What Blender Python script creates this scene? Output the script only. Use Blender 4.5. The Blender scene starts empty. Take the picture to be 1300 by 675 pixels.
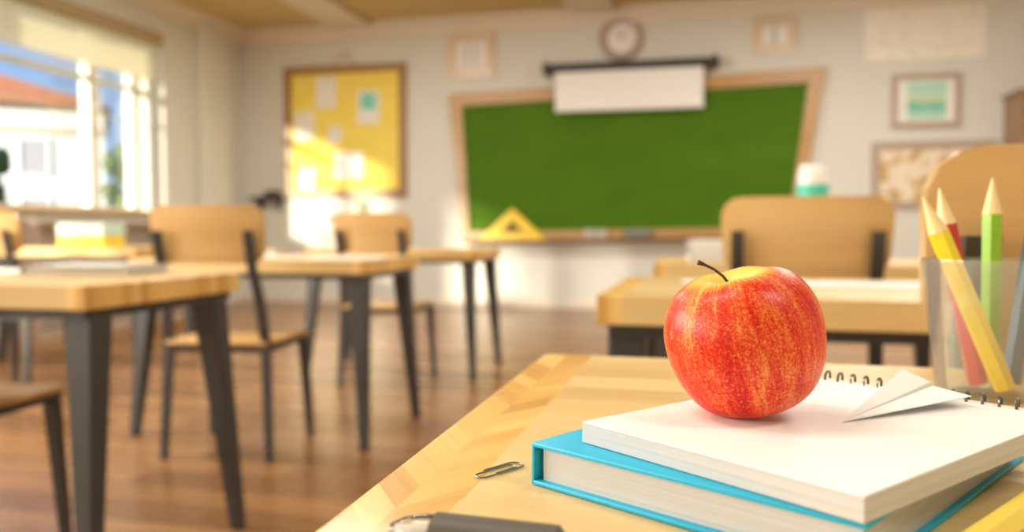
import bpy, bmesh, math, random
from mathutils import Vector, Matrix, Euler, noise as mnoise

# ------------------------------------------------------------------ camera
scene = bpy.context.scene
COL = scene.collection
R = math.radians
random.seed(7)

cam_data = bpy.data.cameras.new('camera')
cam = bpy.data.objects.new('camera', cam_data)
COL.objects.link(cam)
cam.location = (0, 0, 0.862)
cam.rotation_euler = (R(90 - 2.590), 0, R(13.379))
cam_data.sensor_width = 36
cam_data.lens = 36 * 1050 / 1300
cam_data.clip_start = 0.02
cam_data.clip_end = 500
cam_data.dof.use_dof = True
cam_data.dof.focus_distance = 0.405
cam_data.dof.aperture_fstop = 5.4
scene.camera = cam

# ------------------------------------------------------------------ view, sky, sun, daylight
scene.view_settings.view_transform = 'Standard'
scene.view_settings.look = 'None'
scene.view_settings.exposure = 0.27
scene.view_settings.gamma = 1.0
scene.view_settings.use_curve_mapping = False
scene.cycles.max_bounces = 12
scene.cycles.diffuse_bounces = 5
scene.cycles.transparent_max_bounces = 16

world = bpy.data.worlds.new('sky')
scene.world = world
world.use_nodes = True
wn = world.node_tree
wn.nodes.clear()
wo = wn.nodes.new('ShaderNodeOutputWorld')
bg = wn.nodes.new('ShaderNodeBackground')
tc = wn.nodes.new('ShaderNodeTexCoord')
sx = wn.nodes.new('ShaderNodeSeparateXYZ')
cr = wn.nodes.new('ShaderNodeValToRGB')
wn.links.new(tc.outputs['Generated'], sx.inputs[0])
wn.links.new(sx.outputs['Z'], cr.inputs[0])
wn.links.new(cr.outputs[0], bg.inputs[0])
wn.links.new(bg.outputs[0], wo.inputs[0])
cr.color_ramp.elements[0].position = 0.0
cr.color_ramp.elements[0].color = (0.55, 0.78, 1.0, 1)
cr.color_ramp.elements[1].position = 0.35
cr.color_ramp.elements[1].color = (0.16, 0.40, 0.92, 1)
bg.inputs[1].default_value = 0.85

SUN_DIR = Vector((1.0, 2.4, -0.45)).normalized()
sd = bpy.data.lights.new('sun', 'SUN')
sd.energy = 10.5
sd.angle = R(3.0)
sd.color = (1.0, 0.90, 0.70)
sun = bpy.data.objects.new('sun', sd)
COL.objects.link(sun)
sun.rotation_euler = SUN_DIR.to_track_quat('-Z', 'Y').to_euler()
sun.location = (-20, -20, 15)

def area(name, loc, direction, sx_, sy_, power, color):
    l = bpy.data.lights.new(name, 'AREA')
    l.shape = 'RECTANGLE'; l.size = sx_; l.size_y = sy_
    l.energy = power; l.color = color
    o = bpy.data.objects.new(name, l)
    COL.objects.link(o)
    o.location = loc
    o.rotation_euler = Vector(direction).to_track_quat('-Z', 'Y').to_euler()
    return o

# daylight entering by the two nearer windows of the left wall, plus unseen overhead fill added to brighten the room
area('daylight', (-5.28, 0.9, 1.85), (1, 0, -0.05), 2.5, 1.6, 170, (1.0, 0.99, 0.94))
area('daylight', (-5.28, -1.9, 1.85), (1, 0, -0.05), 1.5, 1.6, 90, (1.0, 0.99, 0.94))
FILL_LAMPS = [(-1.3, 0.35, 25), (1.7, 0.1, 27), (-3.0, 2.6, 42), (1.4, 3.4, 42), (-3.0, 5.9, 68), (1.2, 6.2, 74)]
for lx, ly, lw in FILL_LAMPS:
    area('added_ceiling_fill', (lx, ly, 3.06), (0, 0, -1), 1.15, 0.55, lw, (1.0, 0.97, 0.88))

# ------------------------------------------------------------------ node helpers
class NT:
    def __init__(s, name):
        m = bpy.data.materials.new(name); m.use_nodes = True
        s.m = m; s.t = m.node_tree; s.t.nodes.clear()
        s.out = s.new('ShaderNodeOutputMaterial')
    def new(s, k, **kw):
        n = s.t.nodes.new(k)
        for a, b in kw.items(): setattr(n, a, b)
        return n
    def ln(s, a, b): s.t.links.new(a, b)
    def put(s, sock, v):
        if hasattr(v, 'is_linked') or hasattr(v, 'links'): s.ln(v, sock)
        elif isinstance(v, (tuple, list)) and len(v) == 3 and sock.type == 'RGBA': sock.default_value = (*v, 1)
        else: sock.default_value = v
    def M(s, op, a, b=0.0, c=0.0):
        n = s.new('ShaderNodeMath', operation=op)
        s.put(n.inputs[0], a); s.put(n.inputs[1], b); s.put(n.inputs[2], c)
        return n.outputs[0]
    def coord(s, kind='Object'):
        return s.new('ShaderNodeTexCoord').outputs[kind]
    def xyz(s, v):
        n = s.new('ShaderNodeSeparateXYZ'); s.ln(v, n.inputs[0])
        return n.outputs[0], n.outputs[1], n.outputs[2]
    def vec(s, x, y, z):
        n = s.new('ShaderNodeCombineXYZ')
        s.put(n.inputs[0], x); s.put(n.inputs[1], y); s.put(n.inputs[2], z)
        return n.outputs[0]
    def scale(s, v, sc):
        n = s.new('ShaderNodeMapping'); s.ln(v, n.inputs[0]); n.inputs['Scale'].default_value = sc
        return n.outputs[0]
    def noise(s, v, scale=5, detail=3, rough=0.5, dist=0.0):
        n = s.new('ShaderNodeTexNoise')
        if v is not None: s.ln(v, n.inputs['Vector'])
        n.inputs['Scale'].default_value = scale; n.inputs['Detail'].default_value = detail
        n.inputs['Roughness'].default_value = rough; n.inputs['Distortion'].default_value = dist
        return n.outputs['Fac']
    def white(s, v):
        n = s.new('ShaderNodeTexWhiteNoise', noise_dimensions='3D'); s.ln(v, n.inputs['Vector'])
        return n.outputs['Value']
    def ramp(s, f, stops):
        n = s.new('ShaderNodeValToRGB'); s.put(n.inputs[0], f)
        e = n.color_ramp.elements
        while len(e) < len(stops): e.new(0.5)
        for i, (p, c) in enumerate(stops):
            e[i].position = p; e[i].color = (*c, 1) if len(c) == 3 else c
        return n.outputs[0]
    def mix(s, f, a, b):
        n = s.new('ShaderNodeMix', data_type='RGBA')
        s.put(n.inputs[0], f); s.put(n.inputs[6], a); s.put(n.inputs[7], b)
        return n.outputs[2]
    def step(s, v, lo, hi):
        n = s.new('ShaderNodeMapRange', interpolation_type='SMOOTHSTEP')
        s.put(n.inputs[0], v); n.inputs[1].default_value = lo; n.inputs[2].default_value = hi
        return n.outputs[0]
    def bsdf(s, color, rough=0.5, metal=0.0, bump=None, bstr=0.2, bdist=0.01, spec=0.5, coat=0.0, sss=0.0):
        p = s.new('ShaderNodeBsdfPrincipled')
        s.put(p.inputs['Base Color'], color); s.put(p.inputs['Roughness'], rough)
        p.inputs['Metallic'].default_value = metal
        p.inputs['Specular IOR Level'].default_value = spec
        p.inputs['Coat Weight'].default_value = coat
        p.inputs['Coat Roughness'].default_value = 0.12
        if bump is not None:
            b = s.new('ShaderNodeBump'); s.ln(bump, b.inputs['Height'])
            b.inputs['Strength'].default_value = bstr; b.inputs['Distance'].default_value = bdist
            s.ln(b.outputs[0], p.inputs['Normal'])
        s.ln(p.outputs[0], s.out.inputs[0])
        return p

def plain(name, color, rough=0.5, metal=0.0, var=0.08, nscale=12, bump=0.0, spec=0.5, coat=0.0):
    n = NT(name)
    f = n.noise(n.coord(), nscale, 3)
    c = n.mix(f, tuple(x * (1 - var) for x in color), tuple(min(1, x * (1 + var)) for x in color))
    n.bsdf(c, rough, metal, f if bump else None, bump, spec=spec, coat=coat)
    return n.m

def wood(name, a, b, axis=0, scale=1.0, rough=0.4, coat=0.15, plank=0.0):
    """Straight-grained wood, grain along the given local axis; planks of the given width across it."""
    n = NT(name)
    co = n.coord(); x, y, z = n.xyz(co)
    ax = [x, y, z]
    sc = [28, 28, 28]; sc[axis] = 1.6
    g = n.noise(n.scale(co, tuple(v * scale for v in sc)), 1.0, 5, 0.6, 0.6)
    g2 = n.noise(n.scale(co, tuple(v * scale * 0.25 for v in sc)), 1.0, 2, 0.5, 0.3)
    f = n.M('ADD', n.M('MULTIPLY', g, 0.6), n.M('MULTIPLY', g2, 0.4))
    if plank:
        across = ax[1] if axis == 0 else ax[0]
        pid = n.M('FLOOR', n.M('DIVIDE', across, plank))
        w = n.white(n.vec(pid, 3.7, 1.3))
        f = n.M('ADD', n.M('MULTIPLY', f, 0.6), n.M('MULTIPLY', w, 0.4))
    c = n.ramp(f, [(0.25, b), (0.7, a)])
    n.bsdf(c, rough, 0, g, 0.05, 0.002, coat=coat)
    return n.m

# ------------------------------------------------------------------ materials
M = {}
M['oak'] = wood('oak', (0.74, 0.47, 0.175), (0.53, 0.30, 0.09), 0)
M['oak_up'] = wood('oak_upright', (0.70, 0.45, 0.185), (0.55, 0.32, 0.11), 0, rough=0.3, coat=0.35)
M['frame_wood'] = wood('frame_wood', (0.55, 0.32, 0.12), (0.40, 0.21, 0.065), 0)
M['frame_dark'] = wood('dark_frame_wood', (0.30, 0.15, 0.055), (0.20, 0.09, 0.03), 0)
M['frame_pale'] = wood('pale_frame_wood', (0.72, 0.58, 0.43), (0.63, 0.49, 0.34), 0)
M['frame_pink'] = wood('taupe_frame_wood', (0.50, 0.38, 0.30), (0.42, 0.31, 0.24), 0)
M['brown_wood'] = wood('brown_wood', (0.36, 0.21, 0.10), (0.26, 0.145, 0.065), 2)
M['metal'] = plain('dark_steel', (0.062, 0.058, 0.054), 0.38, 0.35, 0.12, 30)
M['wire'] = plain('grey_wire', (0.20, 0.18, 0.16), 0.3, 0.9)
M['clipwire'] = plain('clip_wire', (0.26, 0.21, 0.15), 0.3, 0.85)
M['wall'] = plain('wall_paint', (0.70, 0.685, 0.615), 0.75, 0, 0.03, 2.5)
M['trim'] = plain('trim_paint', (0.76, 0.68, 0.57), 0.6, 0, 0.02, 3)
M['ceiling'] = plain('ceiling_paint', (0.60, 0.47, 0.22), 0.8, 0, 0.04, 1.5)
M['white'] = plain('white_paint', (0.86, 0.83, 0.78), 0.5, 0, 0.02)
M['paper'] = plain('paper', (0.87, 0.86, 0.84), 0.7, 0, 0.015, 60)
M['note'] = plain('note_paper', (0.86, 0.82, 0.74), 0.7, 0, 0.03, 30)
M['note_teal'] = plain('teal_print', (0.20, 0.66, 0.52), 0.6, 0, 0.1, 40)
M['cork'] = plain('yellow_cork', (0.93, 0.71, 0.13), 0.8, 0, 0.12, 8)
M['screen'] = plain('screen_fabric', (0.88, 0.86, 0.82), 0.8, 0, 0.02)
M['black'] = plain('black_plastic', (0.035, 0.028, 0.026), 0.45, 0, 0.2)
M['set_yellow'] = plain('yellow_plastic', (0.86, 0.56, 0.015), 0.4, 0, 0.05)
M['teal'] = plain('teal_plastic', (0.08, 0.60, 0.43), 0.4, 0, 0.05)
M['pale_teal'] = plain('pale_teal_card', (0.50, 0.68, 0.60), 0.6, 0, 0.05)
M['yellow_card'] = plain('yellow_card', (0.82, 0.58, 0.05), 0.6, 0, 0.05)
M['grey_card'] = plain('grey_card', (0.30, 0.28, 0.25), 0.6, 0, 0.1)
M['blue_grey'] = plain('blue_grey_felt', (0.13, 0.19, 0.18), 0.8, 0, 0.1)
M['rubber'] = plain('grey_barrel', (0.105, 0.092, 0.078), 0.5, 0, 0.1, 40)
M['cover'] = plain('blue_cloth_cover', (0.012, 0.44, 0.68), 0.42, 0, 0.05, 300, 0.03)
M['nib_white'] = plain('white_nib', (0.86, 0.84, 0.80), 0.3)
M['house_wall'] = plain('render_wall', (0.82, 0.80, 0.77), 0.8)
M['roof_tile'] = plain('orange_roof', (0.62, 0.22, 0.08), 0.8, 0, 0.25, 4)
M['house_glass'] = plain('dark_window_glass', (0.46, 0.43, 0.46), 0.3)
M['bark'] = plain('bark', (0.12, 0.08, 0.05), 0.9, 0, 0.3, 9)
M['leaf'] = plain('leaf', (0.055, 0.11, 0.018), 0.7, 0, 0.6, 3)
M['grass'] = plain('grass', (0.10, 0.18, 0.04), 0.9, 0, 0.4, 2)
M['tan_rail'] = plain('tan_rail', (0.42, 0.32, 0.17), 0.6)
M['frame_mid'] = wood('brown_frame_wood', (0.40, 0.22, 0.07), (0.28, 0.14, 0.04), 0)

def mk_pages(name, vertical_axis=2):
    n = NT(name); co = n.coord()
    s = [3, 3, 3]; s[vertical_axis] = 1700
    f = n.noise(n.scale(co, tuple(s)), 1.0, 2, 0.7)
    c = n.ramp(f, [(0.3, (0.55, 0.53, 0.50)), (0.7, (0.68, 0.66, 0.63))])
    n.bsdf(c, 0.8, 0, f, 0.2, 0.001)
    return n.m
M['pages'] = mk_pages('page_block')

def mk_floor():
    n = NT('floor_planks'); co = n.coord(); x, y, z = n.xyz(co)
    row = n.M('FLOOR', n.M('DIVIDE', y, 0.16))
    off = n.M('MULTIPLY', n.white(n.vec(row, 0.5, 0.5)), 1.6)
    colm = n.M('FLOOR', n.M('DIVIDE', n.M('ADD', x, off), 1.6))
    w = n.white(n.vec(row, colm, 2.2))
    g = n.noise(n.scale(co, (1.2, 16, 1)), 1.0, 5, 0.6, 0.5)
    f = n.M('ADD', n.M('MULTIPLY', w, 0.55), n.M('MULTIPLY', g, 0.45))
    c = n.ramp(f, [(0.15, (0.18, 0.080, 0.027)), (0.5, (0.29, 0.138, 0.050)), (0.85, (0.40, 0.205, 0.082))])
    fy = n.M('FRACT', n.M('DIVIDE', y, 0.16))
    seam = n.M('MINIMUM', fy, n.M('SUBTRACT', 1.0, fy))
    c = n.mix(n.step(seam, 0.0, 0.03), (0.10, 0.04, 0.015), c)
    n.bsdf(c, n.M('MULTIPLY_ADD', g, 0.15, 0.20), 0, g, 0.05, 0.002, spec=0.6)
    return n.m
M['floor'] = mk_floor()

TW, TD, TH, TT = 1.05, 0.60, 0.74, 0.055       # desk width, depth, height, top thickness
def mk_desktop():
    """Plank field with a chevron band along both short sides."""
    n = NT('desk_top_parquet'); co = n.coord(); x, y, z = n.xyz(co)
    e = n.M('SUBTRACT', TW / 2, n.M('ABSOLUTE', x))
    band = n.M('LESS_THAN', e, 0.047)
    # field: planks across the width
    row = n.M('FLOOR', n.M('DIVIDE', y, 0.046))
    off = n.M('MULTIPLY', n.white(n.vec(row, 1.5, 0.5)), 0.4)
    cl = n.M('FLOOR', n.M('DIVIDE', n.M('ADD', x, off), 0.42))
    wf = n.white(n.vec(row, cl, 0.3))
    gf = n.noise(n.scale(co, (7, 85, 30)), 1.0, 4, 0.6, 0.4)
    # band: chevrons
    u = n.M('SUBTRACT', e, 0.023)
    side = n.M('GREATER_THAN', u, 0.0)
    s = n.M('SUBTRACT', y, n.M('MULTIPLY', n.M('ABSOLUTE', u), 1.5))
    pid = n.M('FLOOR', n.M('DIVIDE', s, 0.031))
    wb = n.white(n.vec(pid, side, 7.3))
    gb = n.noise(n.vec(n.M('MULTIPLY', s, 160.0), n.M('MULTIPLY', u, 26.0), n.M('MULTIPLY', side, 9.0)), 1.0, 4, 0.6, 0.3)
    ff = n.M('ADD', n.M('MULTIPLY', wf, 0.5), n.M('MULTIPLY', gf, 0.5))
    fb = n.M('ADD', n.M('MULTIPLY', wb, 0.5), n.M('MULTIPLY', gb, 0.5))
    cf = n.ramp(ff, [(0.2, (0.60, 0.38, 0.14)), (0.5, (0.71, 0.49, 0.20)), (0.85, (0.80, 0.60, 0.29))])
    cb = n.ramp(fb, [(0.2, (0.56, 0.29, 0.06)), (0.5, (0.77, 0.46, 0.125)), (0.85, (0.86, 0.57, 0.19))])
    c = n.mix(band, cf, cb)
    g = n.mix(band, gf, gb)
    n.bsdf(c, 0.42, 0, g, 0.03, 0.001, coat=0.15)
    return n.m
M['desktop'] = mk_desktop()

def mk_apple():
    n = NT('apple_skin'); co = n.coord(); x, y, z = n.xyz(co)
    ang = n.M('ARCTAN2', y, x)
    cx, sy = n.M('COSINE', ang), n.M('SINE', ang)
    # streaks run from the stem to the base
    st = n.noise(n.vec(n.M('MULTIPLY', cx, 7.0), n.M('MULTIPLY', sy, 7.0), n.M('MULTIPLY', z, 26.0)), 1.0, 5, 0.65, 0.5)
    st2 = n.noise(n.vec(n.M('MULTIPLY', cx, 26.0), n.M('MULTIPLY', sy, 26.0), n.M('MULTIPLY', z, 120.0)), 1.0, 3, 0.6, 0.4)
    patch = n.noise(co, 38, 2, 0.5)
    sp = n.noise(co, 900, 2, 0.6)
    big = n.noise(n.vec(n.M('MULTIPLY', cx, 2.4), n.M('MULTIPLY', sy, 2.4), n.M('MULTIPLY', z, 14.0)), 1.0, 3, 0.55, 0.4)
    f = n.M('ADD', n.M('MULTIPLY', st, 0.34), n.M('MULTIPLY', st2, 0.22))
    f = n.M('ADD', f, n.M('MULTIPLY', big, 0.46))
    f = n.M('ADD', f, n.M('MULTIPLY', patch, 0.10))
    f = n.M('ADD', f, n.M('MULTIPLY', n.M('SUBTRACT', sp, 0.5), 0.42))
    c = n.ramp(f, [(0.38, (0.36, 0.004, 0.004)), (0.48, (0.60, 0.012, 0.006)), (0.565, (0.76, 0.05, 0.013)),
                   (0.655, (0.87, 0.20, 0.042)), (0.77, (0.92, 0.47, 0.13))])
    # pale lenticels
    v = n.new('ShaderNodeTexVoronoi'); v.inputs['Scale'].default_value = 620
    n.ln(co, v.inputs['Vector'])
    keep = n.noise(co, 140, 1)
    dot = n.M('MULTIPLY', n.M('LESS_THAN', v.outputs['Distance'], 0.25), n.M('GREATER_THAN', keep, 0.5))
    c = n.mix(n.M('MULTIPLY', dot, 0.38), c, (0.93, 0.58, 0.25))
    # yellow cavity round the stem, ragged outwards
    r = n.M('SQRT', n.M('ADD', n.M('MULTIPLY', x, x), n.M('MULTIPLY', y, y)))
    top = n.M('SUBTRACT', n.M('ADD', 0.0215, n.M('MULTIPLY', n.M('SUBTRACT', st2, 0.5), 0.020)), r)
    top = n.M('MULTIPLY', n.step(top, -0.004, 0.007), n.M('GREATER_THAN', z, 0.045))
    c = n.mix(top, c, (0.86, 0.60, 0.13))
    n.bsdf(c, 0.38, 0, sp, 0.03, 0.0005, spec=0.3, coat=0.04)
    return n.m
M['apple'] = mk_apple()
M['stem'] = plain('apple_stem', (0.075, 0.045, 0.025), 0.7, 0, 0.4, 300)

def mk_glass(name, tint, milk, gloss=0.5, base=0.0):
    n = NT(name)
    tr = n.new('ShaderNodeBsdfTransparent'); tr.inputs[0].default_value = (*tint, 1)
    gl = n.new('ShaderNodeBsdfGlossy'); gl.inputs['Roughness'].default_value = 0.04
    df = n.new('ShaderNodeBsdfDiffuse'); df.inputs[0].default_value = (0.95, 0.93, 0.88, 1)
    lw = n.new('ShaderNodeLayerWeight'); lw.inputs[0].default_value = 0.25
    m1 = n.new('ShaderNodeMixShader'); m1.inputs[0].default_value = milk
    n.ln(tr.outputs[0], m1.inputs[1]); n.ln(df.outputs[0], m1.inputs[2])
    m2 = n.new('ShaderNodeMixShader')
    n.ln(n.M('MULTIPLY_ADD', lw.outputs['Fresnel'], gloss, base), m2.inputs[0])
    n.ln(m1.outputs[0], m2.inputs[1]); n.ln(gl.outputs[0], m2.inputs[2])
    n.ln(m2.outputs[0], n.out.inputs[0])
    return n.m
M['glass'] = mk_glass('tumbler_glass', (0.985, 0.985, 0.98), 0.08, 0.6, 0.045)
M['pane'] = mk_glass('window_glass', (0.98, 0.99, 1.0), 0.0, 0.35)
M['clear'] = mk_glass('clear_plastic', (0.93, 0.92, 0.90), 0.10, 1.0)

def mk_slat():
    n = NT('blind_fabric')
    d = n.new('ShaderNodeBsdfDiffuse'); d.inputs[0].default_value = (0.94, 0.90, 0.76, 1)
    t = n.new('ShaderNodeBsdfTranslucent'); t.inputs[0].default_value = (0.98, 0.94, 0.78, 1)
    f = n.noise(n.coord(), 40, 2)
    m = n.new('ShaderNodeMixShader'); n.ln(n.M('MULTIPLY_ADD', f, 0.1, 0.55), m.inputs[0])
    n.ln(d.outputs[0], m.inputs[1]); n.ln(t.outputs[0], m.inputs[2]); n.ln(m.outputs[0], n.out.inputs[0])
    return n.m
M['slat'] = mk_slat()

def mk_board():
    n = NT('chalkboard_green'); co = n.coord()
    f = n.noise(n.scale(co, (1, 1, 2)), 1.6, 4, 0.6, 0.5)
    c = n.ramp(f, [(0.3, (0.055, 0.145, 0.001)), (0.7, (0.075, 0.175, 0.001))])
    n.bsdf(c, 0.7, 0, spec=0.2)
    return n.m
M['board'] = mk_board()

def mk_map():
    n = NT('parchment_map'); co = n.coord()
    f = n.noise(n.scale(co, (1, 1, 1.4)), 5.5, 4, 0.55)
    c = n.ramp(f, [(0.50, (0.84, 0.72, 0.55)), (0.56, (0.60, 0.40, 0.15)), (0.7, (0.52, 0.33, 0.12))])
    n.bsdf(c, 0.7)
    return n.m
M['map'] = mk_map()

def mk_sea():
    n = NT('seaside_print'); co = n.coord(); x, y, z = n.xyz(co)
    f = n.M('ADD', n.M('MULTIPLY', z, 2.6), n.M('MULTIPLY', n.noise(co, 9, 3), 0.35))
    c = n.ramp(n.M('ADD', f, 0.25), [(0.10, (0.42, 0.70, 0.55)), (0.26, (0.16, 0.52, 0.38)), (0.36, (0.20, 0.56, 0.42)),
                      (0.42, (0.60, 0.66, 0.42)), (0.6, (0.48, 0.70, 0.56)), (0.9, (0.40, 0.72, 0.62))])
    n.bsdf(c, 0.5)
    return n.m
M['sea'] = mk_sea()

def mk_sketch():
    n = NT('pencil_sketch_sheet'); co = n.coord()
    f = n.noise(n.scale(co, (1, 1, 1)), 6, 4, 0.6, 1.2)
    line = n.M('LESS_THAN', n.M('ABSOLUTE', n.M('SUBTRACT', f, 0.5)), 0.012)
    c = n.mix(n.M('MULTIPLY', line, 0.45), (0.90, 0.85, 0.74), (0.45, 0.38, 0.28))
    n.bsdf(c, 0.8)
    return n.m
M['sketch'] = mk_sketch()

def lacquer(name, c): return plain(name, c, 0.28, 0, 0.03, 60, coat=0.4)
M['p_yellow'] = lacquer('yellow_lacquer', (0.96, 0.74, 0.006))
M['p_red'] = lacquer('red_lacquer', (0.55, 0.018, 0.008))
M['p_green'] = lacquer('green_lacquer', (0.33, 0.66, 0.025))
M['p_blue'] = lacquer('blue_grey_lacquer', (0.055, 0.15, 0.24))
M['p_wood'] = wood('pencil_cedar', (0.95, 0.78, 0.40), (0.88, 0.66, 0.30), 2, 8)

# ------------------------------------------------------------------ mesh helpers
class MB:
    def __init__(s): s.b = bmesh.new()
    def box(s, c, size, rot=None, bevel=0.0, seg=2, taper=None):
        """Box about c; taper = (scale of the top in x, in y, shift of the top in x, in y)."""
        r = bmesh.ops.create_cube(s.b, size=1.0)
        vs = r['verts']
        for v in vs:
            v.co = Vector((v.co.x * size[0], v.co.y * size[1], v.co.z * size[2]))
            if taper and v.co.z > 0:
                v.co.x = v.co.x * taper[0] + taper[2]; v.co.y = v.co.y * taper[1] + taper[3]
        if bevel:
            es = list({e for v in vs for e in v.link_edges})
            g = bmesh.ops.bevel(s.b, geom=es, offset=bevel, segments=seg, profile=0.5, affect='EDGES')
            vs = list({v for f in g['faces'] for v in f.verts} | {v for v in vs if v.is_valid})
        mt = Matrix.Translation(c)
        if rot is not None: mt = mt @ (rot.to_matrix().to_4x4() if isinstance(rot, Euler) else rot)
        bmesh.ops.transform(s.b, matrix=mt, verts=vs)
        return s
    def lathe(s, prof, seg=32, center=(0, 0, 0), mt=None, closed=False):
        rings = []
        for r, z in prof:
            if r <= 1e-9: ring = [s.b.verts.new((0, 0, z))]
            else: ring = [s.b.verts.new((r * math.cos(2 * math.pi * k / seg), r * math.sin(2 * math.pi * k / seg), z)) for k in range(seg)]
            rings.append(ring)
        pairs = list(zip(rings, rings[1:]))
        if closed: pairs.append((rings[-1], rings[0]))
        for a, b in pairs:
            for k in range(seg):
                k2 = (k + 1) % seg
                if len(a) == 1 and len(b) == 1: continue
                if len(a) == 1: s.b.faces.new((a[0], b[k2], b[k]))
                elif len(b) == 1: s.b.faces.new((a[k], a[k2], b[0]))
                else: s.b.faces.new((a[k], a[k2], b[k2], b[k]))
        vs = [v for r in rings for v in r]
        m = Matrix.Translation(center)
        if mt is not None: m = m @ mt
        bmesh.ops.transform(s.b, matrix=m, verts=vs)
        return s
    def tube(s, pts, rad, seg=10, caps=True, up=None):
        pts = [Vector(p) for p in pts]; n = len(pts)
        rads = rad if isinstance(rad, (list, tuple)) else [rad] * n
        rings = []; prev = None
        for i, p in enumerate(pts):
            t = (pts[min(i + 1, n - 1)] - pts[max(i - 1, 0)]).normalized()
            if prev is None:
                a = Vector((0, 0, 1)) if abs(t.z) < 0.9 else Vector((1, 0, 0))
                nrm = t.cross(a).normalized()
            else:
                nrm = (prev - t * prev.dot(t)).normalized()
            prev = nrm; bn = t.cross(nrm)
            rings.append([s.b.verts.new(p + (nrm * math.cos(2 * math.pi * k / seg) + bn * math.sin(2 * math.pi * k / seg)) * rads[i]) for k in range(seg)])
        for a, b in zip(rings, rings[1:]):
            for k in range(seg):
                k2 = (k + 1) % seg
                s.b.faces.new((a[k], a[k2], b[k2], b[k]))
        if caps:
            s.b.faces.new(list(reversed(rings[0]))); s.b.faces.new(rings[-1])
        return s
    def prism(s, pts, depth, axis='Y', origin=0.0):
        """Polygon pts (two coords) extruded along an axis."""
        def mk(p, d):
            if axis == 'Y': return (p[0], d, p[1])
            if axis == 'X': return (d, p[0], p[1])
            return (p[0], p[1], d)
        a = [s.b.verts.new(mk(p, origin)) for p in pts]
        b = [s.b.verts.new(mk(p, origin + depth)) for p in pts]
        n = len(pts)
        s.b.faces.new(a); s.b.faces.new(list(reversed(b)))
        for i in range(n):
            j = (i + 1) % n
            s.b.faces.new((a[i], b[i], b[j], a[j]))
        return s
    def ring(s, outer, inner, depth, axis='Y', origin=0.0):
        """Frame between two polygons with equal vertex counts, extruded."""
        def mk(p, d):
            if axis == 'Y': return (p[0], d, p[1])
            if axis == 'X': return (d, p[0], p[1])
            return (p[0], p[1], d)
        n = len(outer)
        A = [s.b.verts.new(mk(p, origin)) for p in outer]; B = [s.b.verts.new(mk(p, origin)) for p in inner]
        C = [s.b.verts.new(mk(p, origin + depth)) for p in outer]; D = [s.b.verts.new(mk(p, origin + depth)) for p in inner]
        for i in range(n):
            j = (i + 1) % n
            s.b.faces.new((A[i], A[j], B[j], B[i])); s.b.faces.new((C[i], D[i], D[j], C[j]))
            s.b.faces.new((A[i], C[i], C[j], A[j])); s.b.faces.new((B[i], B[j], D[j], D[i]))
        return s
    def build(s, name, mat, parent=None, smooth=False, loc=None):
        bmesh.ops.recalc_face_normals(s.b, faces=s.b.faces[:])
        me = bpy.data.meshes.new(name); s.b.to_mesh(me); s.b.free()
        me.materials.append(mat)
        if smooth:
            for p in me.polygons: p.use_smooth = True
            me.set_sharp_from_angle(angle=R(smooth if smooth is not True else 40))
        o = bpy.data.objects.new(name, me); COL.objects.link(o)
        if parent is not None: o.parent = parent
        if loc is not None: o.location = loc
        return o

def box(c, size, **k): return MB().box(c, size, **k)

def tag(o, label=None, cat=None, group=None, kind=None):
    if label: o['label'] = label
    if cat: o['category'] = cat
    if group: o['group'] = group
    if kind: o['kind'] = kind
    return o

def thing(name, label, cat, loc=(0, 0, 0), rz=0.0, group=None):
    o = bpy.data.objects.new(name, None); COL.objects.link(o)
    o.empty_display_size = 0.1
    o.location = loc; o.rotation_euler = (0, 0, rz)
    return tag(o, label, cat, group)

def struct(o): o['kind'] = 'structure'; return o

def copy_tree(o, parent=None):
    c = o.copy(); COL.objects.link(c)
    if parent is not None: c.parent = parent
    for ch in [k for k in COL.objects if k.parent == o]: copy_tree(ch, c)
    return c

# ------------------------------------------------------------------ room shell
XL, XR, YB, YF, ZC = -5.35, 4.2, -3.0, 8.8, 3.16
WT = 0.42                                         # left wall thickness
struct(box(((XL + XR) / 2 - .225, (YB + YF) / 2, -0.06), (XR - XL + 0.85, YF - YB + .4, 0.12)).build('floor', M['floor']))
struct(box(((XL + XR) / 2 - .225, (YB + YF) / 2, ZC + 0.06), (XR - XL + 0.85, YF - YB + .4, 0.12)).build('ceiling', M['ceiling']))
struct(box(((XL + XR) / 2, YF + 0.1, ZC / 2), (XR - XL + 0.4, 0.2, ZC)).build('wall_front', M['wall']))
struct(box((XR + 0.1, (YB + YF) / 2, ZC / 2), (0.2, YF - YB, ZC)).build('wall_right', M['wall']))
struct(box(((XL + XR) / 2, YB - 0.1, ZC / 2), (XR - XL + 0.4, 0.2, ZC)).build('wall_back', M['wall']))
WINS = [(3.4, 7.35), (-0.6, 2.6), (-2.8, -1.2)]     # openings along Y
WZ0, WZ1 = 1.0, 2.80
w = MB()
w.box((XL - WT / 2, (YB + YF) / 2, WZ0 / 2), (WT, YF - YB, WZ0))
w.box((XL - WT / 2, (YB + YF) / 2, (WZ1 + ZC) / 2), (WT, YF - YB, ZC - WZ1))
edges = [YF] + [v for a, b in WINS for v in (b, a)] + [YB]
for i in range(0, len(edges), 2):
    a, b = edges[i + 1], edges[i]
    w.box((XL - WT / 2, (a + b) / 2, (WZ0 + WZ1) / 2), (WT, b - a, WZ1 - WZ0))
struct(w.build('wall_left', M['wall']))
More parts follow.
